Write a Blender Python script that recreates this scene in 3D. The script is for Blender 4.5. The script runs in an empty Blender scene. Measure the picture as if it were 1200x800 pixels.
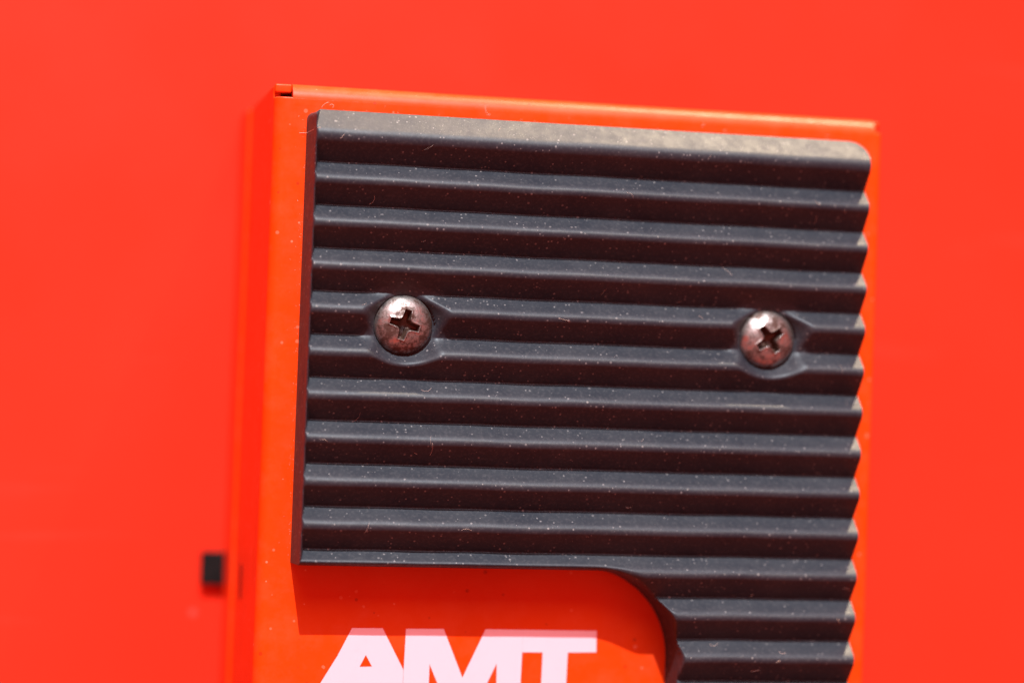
import bpy, bmesh, math, random
import numpy as np
from mathutils import Matrix, Vector

MM = 0.001
D = 38.0            # height of the pedal's face above the table, mm
S = bpy.context.scene

# ------------------------------------------------------------------ camera
cam_data = bpy.data.cameras.new("camera")
cam = bpy.data.objects.new("camera", cam_data)
S.collection.objects.link(cam)
R = ((0.975938, -0.038391, -0.21464),
     (0.036502, 0.999252, -0.012759),
     (0.21497, 0.004617, 0.97661))
C = (-30.6929, -23.4904, 266.1714 + D)
m4 = Matrix([list(R[i]) + [C[i] * MM] for i in range(3)] + [[0, 0, 0, 1]])
cam.matrix_world = m4
cam_data.sensor_width = 36.0
cam_data.lens = 36.0 * 2650 / 1200
cam_data.clip_start = 0.01
cam_data.clip_end = 20.0
cam_data.dof.use_dof = True
cam_data.dof.focus_distance = 0.2655
cam_data.dof.aperture_fstop = 6.4
cam_data.dof.aperture_blades = 7
S.camera = cam

# ------------------------------------------------------------------ surrounding light
world = bpy.data.worlds.new("World")
S.world = world
world.use_nodes = True
bg = world.node_tree.nodes["Background"]
bg.inputs["Color"].default_value = (1.0, 0.15, 0.11, 1)
bg.inputs["Strength"].default_value = 0.86

def aim(o, pos, target):
    o.location = pos
    o.rotation_euler = (Vector(target) - Vector(pos)).to_track_quat('-Z', 'Y').to_euler()

TGT = Vector((35 * MM, -20 * MM, D * MM))
def lamp_pos(az, el, dist):
    a, e = math.radians(az), math.radians(el)
    return TGT + Vector((math.sin(a) * math.cos(e), math.cos(a) * math.cos(e), math.sin(e))) * dist

def spot(name, az, el, dist, watts, col, radius):
    l = bpy.data.lights.new(name, 'SPOT')
    l.energy = watts
    l.color = col
    l.shadow_soft_size = radius
    l.spot_size = math.radians(40)
    l.spot_blend = 0.5
    o = bpy.data.objects.new(name, l)
    S.collection.objects.link(o)
    aim(o, lamp_pos(az, el, dist), TGT)
    return o

spot("display_spotlight", -8.0, 33.9, 1.6, 232.0, (0.87, 0.94, 1.0), 0.005)
spot("grazing_spotlight", 20.0, 1.2, 1.6, 180.0, (1.0, 0.82, 0.58), 0.004)

win = bpy.data.lights.new("window_light", 'AREA')
win.shape = 'RECTANGLE'
win.size, win.size_y = 1.0, 0.5
win.energy = 11.0
win.color = (0.78, 0.88, 1.0)
wo = bpy.data.objects.new("window_light", win)
S.collection.objects.link(wo)
aim(wo, (0.02, 0.98, 1.00), (0.035, -0.02, 0.04))

S.view_settings.view_transform = 'Standard'
S.view_settings.look = 'None'
S.view_settings.exposure = 0.0
S.view_settings.gamma = 1.0
S.view_settings.use_curve_mapping = False
S.render.engine = 'CYCLES'
S.cycles.max_bounces = 8
S.cycles.use_denoising = True

# ------------------------------------------------------------------ materials
class NT:
    def __init__(self, name):
        self.m = bpy.data.materials.new(name)
        self.m.use_nodes = True
        self.t = self.m.node_tree
        self.b = self.t.nodes["Principled BSDF"]
        self.tc = self.t.nodes.new("ShaderNodeTexCoord")
    def n(self, kind, **kw):
        o = self.t.nodes.new(kind)
        for k, v in kw.items():
            setattr(o, k, v)
        return o
    def link(self, a, b):
        self.t.links.new(a, b)
    def noise(self, scale, detail=4, rough=0.55, vec=None):
        o = self.n("ShaderNodeTexNoise")
        o.inputs["Scale"].default_value = scale
        o.inputs["Detail"].default_value = detail
        o.inputs["Roughness"].default_value = rough
        self.link(vec or self.tc.outputs["Object"], o.inputs["Vector"])
        return o.outputs["Fac"]
    def ramp(self, fac, a, b, va=0.0, vb=1.0):
        o = self.n("ShaderNodeMapRange")
        o.inputs["From Min"].default_value = a
        o.inputs["From Max"].default_value = b
        o.inputs["To Min"].default_value = va
        o.inputs["To Max"].default_value = vb
        self.link(fac, o.inputs["Value"])
        return o.outputs["Result"]
    def math(self, op, a, b):
        o = self.n("ShaderNodeMath", operation=op)
        for i, v in enumerate((a, b)):
            if isinstance(v, (int, float)):
                o.inputs[i].default_value = v
            else:
                self.link(v, o.inputs[i])
        return o.outputs[0]
    def mix(self, fac, a, b):
        o = self.n("ShaderNodeMix", data_type='RGBA')
        if isinstance(fac, (int, float)):
            o.inputs[0].default_value = fac
        else:
            self.link(fac, o.inputs[0])
        for i, v in ((6, a), (7, b)):
            if isinstance(v, tuple):
                o.inputs[i].default_value = v + (1,)
            else:
                self.link(v, o.inputs[i])
        return o.outputs[2]
    def specks(self, scale, radius, keep):
        """small round grains: a Voronoi cell keeps its grain with chance `keep`"""
        o = self.n("ShaderNodeTexVoronoi")
        o.inputs["Scale"].default_value = scale
        self.link(self.tc.outputs["Object"], o.inputs["Vector"])
        sep = self.n("ShaderNodeSeparateColor")
        self.link(o.outputs["Color"], sep.inputs[0])
        rad = self.math('MULTIPLY', sep.outputs[1], radius)
        dot = self.ramp(self.math('SUBTRACT', o.outputs["Distance"], rad), -0.03, 0.03, 1.0, 0.0)
        on = self.math('LESS_THAN', sep.outputs[0], keep)
        return self.math('MULTIPLY', dot, on)
    def bump(self, h, strength, dist):
        o = self.n("ShaderNodeBump")
        o.inputs["Strength"].default_value = strength
        o.inputs["Distance"].default_value = dist
        self.link(h, o.inputs["Height"])
        self.link(o.outputs[0], self.b.inputs["Normal"])

def set_in(b, **kw):
    for k, v in kw.items():
        b.inputs[k.replace("_", " ")].default_value = v

# red enamel of the pedal
p = NT("red_enamel")
big = p.noise(60, 3)
fine = p.noise(900, 3)
col = p.mix(p.ramp(big, 0.3, 0.7), (0.64, 0.040, 0.0008), (0.72, 0.047, 0.0013))
sp = p.specks(1300, 0.22, 0.035)
sp2 = p.specks(1100, 0.34, 0.06)
dust = p.math('MAXIMUM', p.math('MULTIPLY', sp, 0.7), p.math('MULTIPLY', sp2, 0.4))
film = p.ramp(p.noise(260, 5, 0.7), 0.45, 0.9, 0.0, 0.12)
dust = p.math('MAXIMUM', dust, film)
col = p.mix(p.math('MULTIPLY', p.specks(900, 0.22, 0.10), 0.45), col, (0.20, 0.012, 0.004))
col = p.mix(dust, col, (0.80, 0.22, 0.13))
p.link(col, p.b.inputs["Base Color"])
p.link(p.ramp(fine, 0.3, 0.7, 0.34, 0.44), p.b.inputs["Roughness"])
p.bump(p.math('ADD', p.math('MULTIPLY', p.noise(700, 2), 0.5), p.math('MULTIPLY', sp, 0.6)), 0.12, 0.0002)
set_in(p.b, Specular_IOR_Level=0.2)
M_RED = p.m

# bare cut edge of the painted sheet
p = NT("enamel_cut_edge")
col = p.mix(p.ramp(p.noise(500, 4), 0.35, 0.65), (0.62, 0.05, 0.02), (0.70, 0.17, 0.08))
p.link(col, p.b.inputs["Base Color"])
set_in(p.b, Roughness=0.32)
M_EDGE = p.m

# tabletop
p = NT("red_table_lacquer")
big = p.noise(9, 3)
col = p.mix(p.ramp(big, 0.3, 0.7), (0.63, 0.0225, 0.0080), (0.70, 0.0275, 0.0105))
scr = p.n("ShaderNodeMapping")
scr.inputs["Scale"].default_value = (12, 140, 12)
p.link(p.tc.outputs["Object"], scr.inputs["Vector"])
streak = p.ramp(p.noise(1.0, 4, 0.6, scr.outputs[0]), 0.62, 0.80, 0.0, 0.10)
col = p.mix(streak, col, (0.80, 0.12, 0.09))
col = p.mix(p.math('MULTIPLY', p.specks(160, 0.3, 0.03), 0.35), col, (0.8, 0.3, 0.25))
p.link(col, p.b.inputs["Base Color"])
p.link(p.ramp(p.noise(40, 4), 0.3, 0.7, 0.34, 0.44), p.b.inputs["Roughness"])
p.bump(p.noise(120, 3), 0.05, 0.0004)
set_in(p.b, Specular_IOR_Level=0.2)
M_TABLE = p.m

# black rubber with dust
p = NT("black_rubber")
film = p.ramp(p.noise(150, 6, 0.7), 0.35, 0.75, 0.00, 0.030)
grain = p.ramp(p.noise(2600, 3, 0.6), 0.50, 0.75, 0.0, 0.05)
film = p.math('ADD', film, grain)
s1 = p.specks(1900, 0.30, 0.14)
s2 = p.specks(900, 0.13, 0.06)
s3 = p.specks(2600, 0.36, 0.14)
sp = p.math('MAXIMUM', p.math('MAXIMUM', p.math('MULTIPLY', s1, 0.20), p.math('MULTIPLY', s2, 0.30)), p.math('MULTIPLY', s3, 0.28))
dirt = p.math('MAXIMUM', film, sp)
col = p.mix(dirt, (0.0145, 0.0172, 0.0230), (0.46, 0.43, 0.40))
p.link(col, p.b.inputs["Base Color"])
p.link(p.ramp(p.noise(700, 4), 0.3, 0.7, 0.43, 0.53), p.b.inputs["Roughness"])
p.bump(p.math('ADD', p.math('MULTIPLY', p.noise(1800, 3), 0.6), p.math('MULTIPLY', sp, 1.0)), 0.35, 0.00006)
set_in(p.b, Specular_IOR_Level=0.30)
M_RUB = p.m

# screw steel
p = NT("worn_screw_steel")
rust = p.ramp(p.noise(430, 7, 0.8), 0.42, 0.57)
col = p.mix(rust, (0.45, 0.41, 0.38), (0.09, 0.05, 0.038))
p.link(col, p.b.inputs["Base Color"])
p.link(p.ramp(rust, 0, 1, 0.33, 0.6), p.b.inputs["Roughness"])
p.link(p.ramp(rust, 0, 1, 1.0, 0.75), p.b.inputs["Metallic"])
p.bump(p.noise(900, 5), 0.5, 0.00015)
M_STEEL = p.m

# grime in a screw's cross, its dark colour also painting the recess shade
p = NT("screw_grime_and_shade")
col = p.mix(p.ramp(p.noise(900, 5), 0.35, 0.65), (0.035, 0.018, 0.013), (0.12, 0.06, 0.04))
p.link(col, p.b.inputs["Base Color"])
set_in(p.b, Roughness=0.5, Metallic=0.3)
M_GRIME_SHADE = p.m

# letter ink
p = NT("pale_pink_ink")
col = p.mix(p.ramp(p.noise(700, 4, 0.7), 0.55, 0.8, 0, 0.35), (0.90, 0.50, 0.54), (0.86, 0.44, 0.48))
col = p.mix(p.math('MULTIPLY', p.specks(500, 0.25, 0.05), 0.6), col, (0.5, 0.16, 0.14))
p.link(col, p.b.inputs["Base Color"])
set_in(p.b, Roughness=0.45)
M_INK = p.m

# black plastic
p = NT("black_plastic")
col = p.mix(p.ramp(p.noise(400, 4), 0.4, 0.8), (0.006, 0.0055, 0.0055), (0.012, 0.011, 0.010))
p.link(col, p.b.inputs["Base Color"])
set_in(p.b, Roughness=0.7, Specular_IOR_Level=0.08)
M_PLA = p.m

# pale lint
p = NT("pale_lint")
col = p.mix(p.noise(900, 2), (0.55, 0.40, 0.32), (0.70, 0.55, 0.46))
p.link(col, p.b.inputs["Base Color"])
set_in(p.b, Roughness=0.8)
M_LINT = p.m

# ------------------------------------------------------------------ helpers
def obj(name, me, parent=None):
    o = bpy.data.objects.new(name, me)
    S.collection.objects.link(o)
    if parent is not None:
        o.parent = parent
    return o

def mesh_pd(name, V, F, mat, smooth=False):
    me = bpy.data.meshes.new(name)
    me.from_pydata([(x * MM, y * MM, z * MM) for x, y, z in V], [], F)
    me.materials.append(mat)
    if smooth:
        me.polygons.foreach_set("use_smooth", [True] * len(me.polygons))
    me.update()
    return me

def prism(name, loop, z0, z1, mat, parent, bevel=0.0):
    """a plan outline (mm, counter-clockwise) given thickness from z0 to z1"""
    n = len(loop)
    V = [(x, y, z0) for x, y in loop] + [(x, y, z1) for x, y in loop]
    F = [tuple(range(n - 1, -1, -1)), tuple(range(n, 2 * n))]
    F += [(i, (i + 1) % n, n + (i + 1) % n, n + i) for i in range(n)]
    me = mesh_pd(name, V, F, mat)
    o = obj(name, me, parent)
    if bevel:
        b = o.modifiers.new("bevel", 'BEVEL')
        b.width = bevel * MM
        b.segments = 3
        b.limit_method = 'ANGLE'
        me.polygons.foreach_set("use_smooth", [True] * len(me.polygons))
        w = o.modifiers.new("wn", 'WEIGHTED_NORMAL')
    return o

def box(name, x0, x1, y0, y1, z0, z1, mat, parent, bevel=0.0):
    return prism(name, [(x0, y0), (x1, y0), (x1, y1), (x0, y1)], z0, z1, mat, parent, bevel)

def sweep(name, prof, axis, a0, a1, mat, parent, angle=35):
    """closed profile swept along Y (profile in XZ) or along X (profile in YZ)"""
    n = len(prof)
    V = []
    for a in (a0, a1):
        for u, w in prof:
            V.append((u, a, w) if axis == 'Y' else (a, u, w))
    F = [tuple(range(n)), tuple(range(2 * n - 1, n - 1, -1))]
    F += [((i + 1) % n, i, n + i, n + (i + 1) % n) for i in range(n)]
    me = mesh_pd(name, V, F, mat)
    bm = bmesh.new(); bm.from_mesh(me)
    bmesh.ops.recalc_face_normals(bm, faces=bm.faces)
    bm.to_mesh(me); bm.free()
    me.polygons.foreach_set("use_smooth", [True] * len(me.polygons))
    me.set_sharp_from_angle(angle=math.radians(angle))
    return obj(name, me, parent)

def arc(cx, cz, r, a0, a1, n):
    return [(cx + r * math.cos(math.radians(a0 + (a1 - a0) * i / n)),
             cz + r * math.sin(math.radians(a0 + (a1 - a0) * i / n))) for i in range(n + 1)]

# ------------------------------------------------------------------ setting: the red tabletop
V = [(-700, -600, 0), (800, -600, 0), (800, 700, 0), (-700, 700, 0),
     (-700, -600, -18), (800, -600, -18), (800, 700, -18), (-700, 700, -18)]
F = [(0, 1, 2, 3), (7, 6, 5, 4), (0, 4, 5, 1), (1, 5, 6, 2), (2, 6, 7, 3), (3, 7, 4, 0)]
table = obj("tabletop", mesh_pd("tabletop", V, F, M_TABLE))
table["kind"] = "structure"

# ------------------------------------------------------------------ the pedal
pedal = bpy.data.objects.new("effects_pedal", None)
S.collection.objects.link(pedal)
pedal.empty_display_size = 0.02
pedal["label"] = "red metal effects pedal with a black ribbed foot pad, lying on a red tabletop"
pedal["category"] = "pedal"

BL, BR, BT, BB = -1.85, 74.5, 9.5, -104.0
RB, RT, TH = 1.35, 2.0, 0.9                    # side bend radius, top bend radius, sheet thickness
LIP = 7.75                                    # where the folded side columns are cut off at the corner
NL, NR = 0.30, 73.30                          # the top fold runs between these

# front sheet: flat face and both rolled side edges, solid sheet of thickness TH
prof = arc(BL + RB, D - RB, RB, 180, 90, 10) + arc(BR - RB, D - RB, RB, 90, 0, 10)
prof += [(BR, D - 2.2), (BR - TH, D - 2.2)] + [(BR - TH, D - RB - 0.02), (BR - RB, D - TH), (BL + RB, D - TH), (BL + TH, D - RB - 0.02)]
prof += [(BL + TH, D - 2.2), (BL, D - 2.2)]
front = sweep("front_panel", prof, 'Y', BB, LIP, M_RED, pedal)
front.data.materials.append(M_EDGE)
for f in front.data.polygons:                 # cut end of the sheet
    if abs(f.normal.y) > 0.9 and f.center.y > 0:
        f.material_index = 1
bv = front.modifiers.new("bevel", 'BEVEL'); bv.width = 0.12 * MM; bv.segments = 2; bv.limit_method = 'ANGLE'; bv.angle_limit = math.radians(60)

# folded top edge and end wall
yb = BT - RT
prof = [(LIP - 0.9, D + 0.004)] + arc(yb, D + 0.004 - RT, RT, 90, 0, 14) + [(BT, 1.2), (BT - TH, 1.2), (BT - TH, D - RT)]
prof += [(yb - 0.1, D - TH), (LIP + 0.02, D - TH), (LIP + 0.02, D - 0.3), (LIP - 0.9, D - 0.3)]
end = sweep("end_wall", prof, 'X', NL, NR, M_RED, pedal)

# side walls under the rolled edges, open lower end wall, bottom plate
box("side_wall", BL + 0.003, BL + TH, BB + 0.9, BT - 0.3, 1.2, D - 2.0, M_RED, pedal, 0.15)
box("side_wall", BR - TH, BR - 0.003, BB + 0.9, BT - 0.3, 1.2, D - 2.0, M_RED, pedal, 0.15)
box("end_wall", BL + 0.1, BR - 0.1, BB - 0.003, BB + 0.85, 1.2, D - 1.0, M_RED, pedal, 0.15)
box("bottom_plate", BL + 0.5, BR - 0.5, BB + 0.6, BT - 0.1, 0.02, 1.2, M_RED, pedal, 0.25)
box("side_flange", BL - 0.42, BL - 0.01, BB + 0.9, BT - 0.5, 1.2, 11.0, M_RED, pedal, 0.1)
box("side_flange", BR + 0.01, BR + 0.42, BB + 0.9, BT - 0.5, 1.2, 11.0, M_RED, pedal, 0.1)
# flange tabs seen through the open corners of the fold
box("corner_tab", BL + 0.10, NL - 0.06, LIP + 0.62, BT - 0.12, D - 9.0, D - 1.0, M_RED, pedal, 0.2)
box("corner_tab", NR + 0.10, BR - 0.10, LIP + 0.95, BT - 0.15, D - 9.0, D - 1.6, M_RED, pedal, 0.2)

# small black block on the side near the base, with the slot above it
tab = box("side_switch", BL - 3.5, BL - 0.12, -53.4, -49.1, 0.05, 1.5, M_PLA, pedal, 0.25)
tab["label"] = "small black block sticking out of the side near the base"
box("slot", BL - 0.04, BL + 0.3, -53.3, -49.0, 19.0, 20.6, M_PLA, tab)

# ------------------------------------------------------------------ lettering
A_out = [(9.66, -54.68), (7.5, -58.9), (4.0, -64.8), (7.8, -64.8), (9.1, -62.6), (13.1, -62.6), (13.4, -64.8), (16.0, -64.8), (16.02, -59.57), (13.33, -54.65)]
A_out[1] = (8.05, -57.96)
M_out = [(16.16, -54.69), (16.05, -59.57), (16.03, -64.8), (19.14, -64.8), (19.16, -58.86), (21.85, -64.8), (24.6, -64.8), (27.36, -58.71),
         (27.5, -64.8), (30.33, -64.8), (30.45, -57.36), (30.45, -54.65), (25.86, -54.64), (23.22, -60.45), (20.73, -54.66)]
T_out = [(30.46, -54.65), (30.46, -57.36), (32.99, -57.34), (32.9, -64.8), (35.98, -64.8), (36.12, -57.34), (39.68, -57.27), (39.63, -54.68)]
A_hole = [(11.43, -57.83), (12.22, -59.22), (10.73, -59.26)]
def letter(loops):
    bm = bmesh.new()
    edges = []
    for lp in loops:
        vs = [bm.verts.new((x * MM, y * MM, (D + 0.004) * MM)) for x, y in lp]
        edges += [bm.edges.new((vs[i], vs[(i + 1) % len(vs)])) for i in range(len(vs))]
    bmesh.ops.triangle_fill(bm, use_beauty=True, edges=edges)
    bmesh.ops.recalc_face_normals(bm, faces=bm.faces)
    r = bmesh.ops.extrude_face_region(bm, geom=list(bm.faces))
    bmesh.ops.translate(bm, verts=[v for v in r["geom"] if isinstance(v, bmesh.types.BMVert)], vec=(0, 0, 0.02 * MM))
    bmesh.ops.recalc_face_normals(bm, faces=bm.faces)
    me = bpy.data.meshes.new("letter")
    bm.to_mesh(me); bm.free()
    me.materials.append(M_INK)
    return obj("letter", me, pedal)
for loops, ch in (((A_out, A_hole), "A"), ((M_out,), "M"), ((T_out,), "T")):
    lo = letter(loops)
    lo["label"] = "pale pink printed letter %s on the red face" % ch

# ------------------------------------------------------------------ ribbed foot pad
rng = np.random.default_rng(7)
PX0, PX1, PY1 = 2.02, 70.50, 6.10
PITCH, GREY = 5.0, 2.05                 # valley spacing; valley to crest on the upper slope
ZV, ZC = 4.5, 6.99                      # valley and (unrounded) crest height
SCREWS = [(13.66, -18.62, 3.52), (58.40, -18.62, 3.55)]

def smin(a, b, k):
    h = np.clip(0.5 + 0.5 * (b - a) / k, 0, 1)
    return b + (a - b) * h - k * h * (1 - h)
def smax(a, b, k):
    return -smin(-a, -b, k)

def wob(X, Y, amp, seed):
    r = np.random.default_rng(seed)
    o = np.zeros(np.broadcast(X, Y).shape)
    for _ in range(10):
        fx, fy, ph = r.uniform(0.05, 0.6), r.uniform(0.1, 1.2), r.uniform(0, 6.28)
        o = o + np.sin(fx * X + fy * Y + ph)
    return o * amp / 3.0

def din(X, Y):
    left = X - PX0
    right = PX1 - X
    top = PY1 - Y
    def corner(a, b, r):
        return np.where((a < r) & (b < r), r - np.hypot(r - a, r - b), a)
    a = np.maximum(X - 37.65, 0); b = np.maximum(Y + 57.80, 0)
    notch = np.where((a > 0) | (b > 0), np.hypot(a, b) - 10.75, np.maximum(X - 48.4, Y + 47.05))
    ang = np.where((a > 0) | (b > 0), b / (a + b + 1e-9), (Y > X - 95).astype(float))   # 1: edge faces down, 0: faces left
    return left, right, top, corner(left, top, 0.9), corner(right, top, 2.1), notch, ang

def wall_of(d, draft, rise, top):        # near-vertical wall with a little draft, then a rounded-off rib end
    u = np.clip((d - draft) / rise, 0, 1)
    return np.where(d < draft, d / draft * (ZV + 0.05), ZV + 0.05 + top * np.sqrt(1 - (1 - u) ** 2)) + np.maximum(d - draft - rise, 0) * 2

def height(X, Y):
    Yw = Y + wob(X, Y * 0 + 3.0, 0.02, 3)
    ph = np.mod(-Yw, PITCH)
    up = ZV + (ZC - ZV) * ph / GREY
    dn = ZV + (ZC - ZV) * (PITCH - ph) / (PITCH - GREY)
    first = Yw > 0
    up = np.where(first, ZV + (ZC - ZV) * (PY1 - Yw) / 3.1, up)
    dn = np.where(first, ZV + (ZC - ZV) * Yw / (PITCH - GREY), dn)
    h = smin(up, dn, 1.5)
    h = h + wob(X, Y, 0.018, 5)
    # screw cups
    cup = np.full(h.shape, 99.0)
    for sx, sy, r in SCREWS:
        rr = np.hypot(X - sx - 0.15, Y - sy + 0.1)
        h = smax(h, ZV + np.minimum(0.25, 0.25 - (rr - 4.9) * 0.5), 0.7)
        cone = np.where(rr < 3.64, ZV - 0.5, ZV + 0.3 + (rr - 3.64) * 1.3)
        cup = np.minimum(cup, rr)
        h = smin(h, cone, 0.8)
    left, right, top, ctl, ctr, notch, ang = din(X, Y)
    wl = wall_of(np.minimum(left, ctl), 0.34, 0.34, 2.7)
    wr = 40.0 * np.minimum(right, ctr)
    wt = wall_of(top, 0.06, 0.4, 2.7)
    wn = ang * wall_of(notch, 0.10, 2.3, 2.6) + (1 - ang) * wall_of(notch, 0.34, 0.40, 2.7)
    wall = smin(wl, wn, 0.15)
    u = np.clip((left - 0.46) / 0.85, 0, 1)
    lip = np.where(Y > -46.2, ZV - 0.3 + 2.05 * (1 - u) ** 2.2, 0.0)     # thin lip that closes the grooves on the left
    h = smax(h, lip, 0.3)
    inner = h
    h = smin(h, wall, 0.8)
    h = np.minimum(smin(h, wt, 0.12), wr)
    skirt = (h < inner - 0.09)
    return np.clip(h, -0.35, None), skirt | (cup < 5.0)

def axis(segs):
    out = []
    for a, b, s in segs:
        n = max(1, int(round((b - a) / s)))
        out += list(a + (b - a) * np.arange(n) / n)
    out.append(segs[-1][1])
    return np.array(out)
xs = axis([(1.96, 2.42, 0.025), (2.42, 6.0, 0.08), (6.0, 8.5, 0.15), (8.5, 19.5, 0.11), (19.5, 37.0, 0.25), (37.0, 49.6, 0.075), (49.6, 53.0, 0.2), (53.0, 64.0, 0.11),
           (64.0, 68.2, 0.2), (68.2, 70.2, 0.06), (70.2, 70.56, 0.02)])
ys = axis([(-75.0, -62.0, 0.20), (-62.0, -48.5, 0.09), (-48.5, -46.3, 0.04), (-46.3, 5.8, 0.09), (5.8, 6.16, 0.02)])
GX, GY = np.meshgrid(xs, ys)
H, SK = height(GX, GY)
def flat_side(A, t, ax):                  # slope taken on the flatter side, so that wall edges stay crisp
    d = np.diff(A, axis=ax) / (np.diff(t)[:, None] if ax == 0 else np.diff(t)[None, :])
    first = d[:1] if ax == 0 else d[:, :1]
    last = d[-1:] if ax == 0 else d[:, -1:]
    f = np.concatenate([d, last], ax); b = np.concatenate([first, d], ax)
    m = 0.5 * (f + b)
    steep = np.maximum(np.abs(f), np.abs(b)) > 3.0
    return np.where(steep, np.where(np.abs(f) < np.abs(b), f, b), m)
gy, gx = flat_side(H, ys, 0), flat_side(H, xs, 1)
NRM = np.stack([-gx, -gy, np.ones_like(H)], -1)
NRM /= np.linalg.norm(NRM, axis=-1, keepdims=True)
ny, nx = H.shape
idx = np.arange(ny * nx).reshape(ny, nx)
quads = np.stack([idx[:-1, :-1], idx[:-1, 1:], idx[1:, 1:], idx[1:, :-1]], -1).reshape(-1, 4)
Hf = H.ravel(); SKf = SK.ravel()
alive = (Hf[quads] > -0.15).any(1)
yc = GY.ravel()[quads].mean(1)
sk = SKf[quads].any(1)
ribno = np.maximum(np.floor(-yc / PITCH).astype(int), -1)      # -1 first rib, 0, 1, ...
P = np.stack([GX.ravel(), GY.ravel(), Hf + D], -1) * MM
NF = NRM.reshape(-1, 3)

def patch(name, sel, parent):
    q = quads[sel]
    used, inv = np.unique(q, return_inverse=True)
    inv = inv.reshape(-1, 4)
    me = bpy.data.meshes.new(name)
    me.vertices.add(len(used))
    me.vertices.foreach_set("co", P[used].ravel())
    me.loops.add(inv.size)
    me.loops.foreach_set("vertex_index", inv.ravel().astype(np.int32))
    me.polygons.add(len(inv))
    me.polygons.foreach_set("loop_start", np.arange(0, inv.size, 4, dtype=np.int32))
    me.polygons.foreach_set("use_smooth", np.ones(len(inv), dtype=bool))
    me.materials.append(M_RUB)
    me.update(calc_edges=True)
    me.normals_split_custom_set_from_vertices(NF[used].tolist())
    return obj(name, me, parent)

pad = patch("foot_pad", alive & sk, pedal)
pad["label"] = "black rubber foot pad with horizontal ribs and a notch round the lettering"
for k in range(-1, 15):
    sel = alive & ~sk & (ribno == k)
    if sel.any():
        patch("rib", sel, pad)

# ------------------------------------------------------------------ screws
def screw(cx, cy, r, turn):
    n = 150
    g = np.linspace(-1.02, 1.02, n) * r
    X, Y = np.meshgrid(g, g)
    rr = np.hypot(X, Y) / r
    base = 4.30
    z = base + 1.75 * np.clip(1 - np.clip(rr, 0, 1) ** 2.15, 0, 1) ** 0.55
    c, s = math.cos(math.radians(turn)), math.sin(math.radians(turn))
    U, W = X * c + Y * s, -X * s + Y * c
    au, aw = np.abs(U), np.abs(W)
    a1 = np.maximum(aw - (0.58 - 0.10 * au), au - 1.78)
    a2 = np.maximum(au - (0.58 - 0.10 * aw), aw - 1.78)
    m = smin(a1, a2, 0.42)
    d = np.clip(-m * 4.5 + 0.02, 0, 1.25)
    d = d + 0.55 * np.exp(-(X ** 2 + Y ** 2) / 0.5) * (d > 0.6)
    edge = 0.10 * np.exp(-(np.clip(m, 0, 9) / 0.16) ** 2)      # burred lip round the cross
    z = z - d + edge * np.clip(1 - d * 4, 0, 1)
    z = z + wob(X * 2.2, Y * 2.2, 0.012, int(turn) + 99)
    z = np.where(rr > 1, base - 0.5, z)
    ins = rr <= 1.0
    # pull the outermost ring of the grid onto the circle
    k = np.where(rr > 1, 1 / np.maximum(rr, 1e-6), 1.0)
    X2, Y2 = X * k, Y * k
    idx = np.arange(n * n).reshape(n, n)
    q = np.stack([idx[:-1, :-1], idx[:-1, 1:], idx[1:, 1:], idx[1:, :-1]], -1).reshape(-1, 4)
    q = q[ins.ravel()[q].any(1)]
    V = np.stack([X2.ravel() + cx, Y2.ravel() + cy, z.ravel() + D], -1)
    deep = (d.ravel()[q] > 0.45).any(1)
    objs = []
    for nm, sel in (("screw", ~deep), ("cross_recess", deep)):
        qq = q[sel]
        used, inv = np.unique(qq, return_inverse=True)
        inv = inv.reshape(-1, 4)
        me = mesh_pd(nm, V[used].tolist(), inv.tolist(), M_STEEL if nm == "screw" else M_GRIME_SHADE, True)
        objs.append(me)
    so = obj("screw", objs[0], pedal)
    obj("cross_recess", objs[1], so)
    return so
s1 = screw(*SCREWS[0], -14)
s1["label"] = "worn domed cross-head screw with an upright cross"
s2 = screw(*SCREWS[1], 36)
s2["label"] = "worn domed cross-head screw with its cross turned diagonally"

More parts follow.
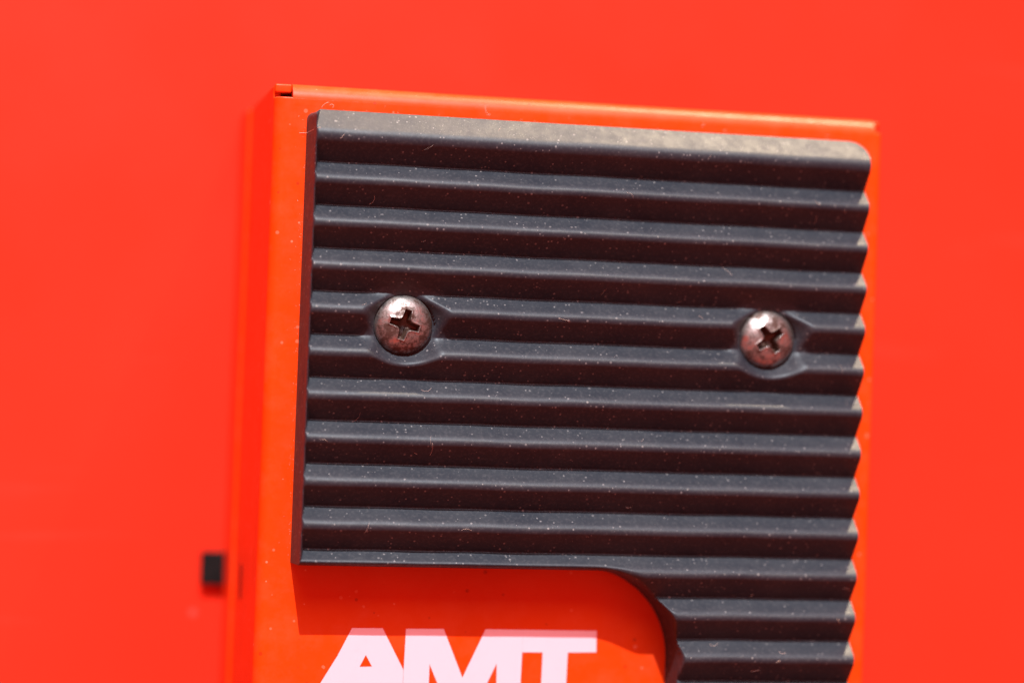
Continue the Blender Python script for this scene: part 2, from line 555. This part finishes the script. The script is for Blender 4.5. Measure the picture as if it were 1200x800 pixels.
# ------------------------------------------------------------------ lint hairs on the pad and face
random.seed(11)
Vl, Fl = [], []
def surf(x, y):
    h, _ = height(np.array([[x]]), np.array([[y]]))
    return max(float(h[0, 0]), 0.0)
def hair(x, y, length, ang, curl, rad, lift=0.05):
    n = 9
    pts = []
    a = ang
    for i in range(n):
        pts.append((x, y, surf(x, y) + rad * 0.8 + lift * math.sin(math.pi * i / (n - 1))))
        x += length / (n - 1) * math.cos(a); y += length / (n - 1) * math.sin(a); a += curl / (n - 1)
    base = len(Vl)
    for i, (px, py, pz) in enumerate(pts):
        q = pts[min(i + 1, n - 1)]; o = pts[max(i - 1, 0)]
        dx, dy = q[0] - o[0], q[1] - o[1]
        L = math.hypot(dx, dy) or 1
        nx_, ny_ = -dy / L, dx / L
        for t in range(4):
            c, s = math.cos(t * math.pi / 2), math.sin(t * math.pi / 2)
            Vl.append((px + nx_ * c * rad, py + ny_ * c * rad, pz + s * rad + D))
    for i in range(n - 1):
        for t in range(4):
            Fl.append((base + i * 4 + t, base + i * 4 + (t + 1) % 4, base + (i + 1) * 4 + (t + 1) % 4, base + (i + 1) * 4 + t))
for i in range(30):
    hair(random.uniform(3, 70), random.uniform(-46, 5), random.uniform(0.4, 1.6), random.uniform(0, 6.28), random.uniform(-2, 2), random.uniform(0.006, 0.012))
for i in range(8):
    hair(random.uniform(48, 70), random.uniform(-62, -47), random.uniform(0.4, 1.3), random.uniform(0, 6.28), random.uniform(-2, 2), random.uniform(0.012, 0.02))
for i in range(9):
    hair(random.uniform(3, 70), random.uniform(6.3, 7.2), random.uniform(0.3, 1.4), random.uniform(0, 6.28), random.uniform(-2, 2), 0.014)
hair(70.2, -36.2, 2.0, -0.9, 1.2, 0.03, 0.4)
hair(1.2, 3.6, 1.7, 0.02, 0.1, 0.018, 0.1)
def grain(x, y, rad):
    z = surf(x, y) + D + rad * 0.5
    b = len(Vl)
    for dx, dy, dz in ((1, 0, 0), (0, 1, 0), (-1, 0, 0), (0, -1, 0), (0, 0, 1), (0, 0, -1)):
        j = random.uniform(0.6, 1.3)
        Vl.append((x + dx * rad * j, y + dy * rad * j, z + dz * rad * j))
    for i in range(4):
        Fl.append((b + i, b + (i + 1) % 4, b + 4)); Fl.append((b + (i + 1) % 4, b + i, b + 5))
for i in range(260):                      # dust gathered along the foot of the pad
    t = random.random()
    o = random.expovariate(2.6)
    if t < 0.45:
        grain(PX0 - 0.05 - o, random.uniform(-47, 6), random.uniform(0.012, 0.04))
    elif t < 0.9:
        grain(random.uniform(2, 70), PY1 + 0.06 + o * 0.7, random.uniform(0.012, 0.045))
    else:
        grain(PX1 + 0.05 + o * 0.5, random.uniform(-60, 5), random.uniform(0.012, 0.035))
for i in range(380):                      # and in the grooves
    k = random.randint(0, 11)
    grain(random.uniform(3, 70) if k < 9 else random.uniform(51, 70), -5 * k + random.gauss(-0.2, 0.9), random.uniform(0.008, 0.022))
lint = obj("lint", mesh_pd("lint", Vl, Fl, M_LINT), pedal)
lint["kind"] = "stuff"
lint["label"] = "fine pale lint hairs caught on the pad and the face"
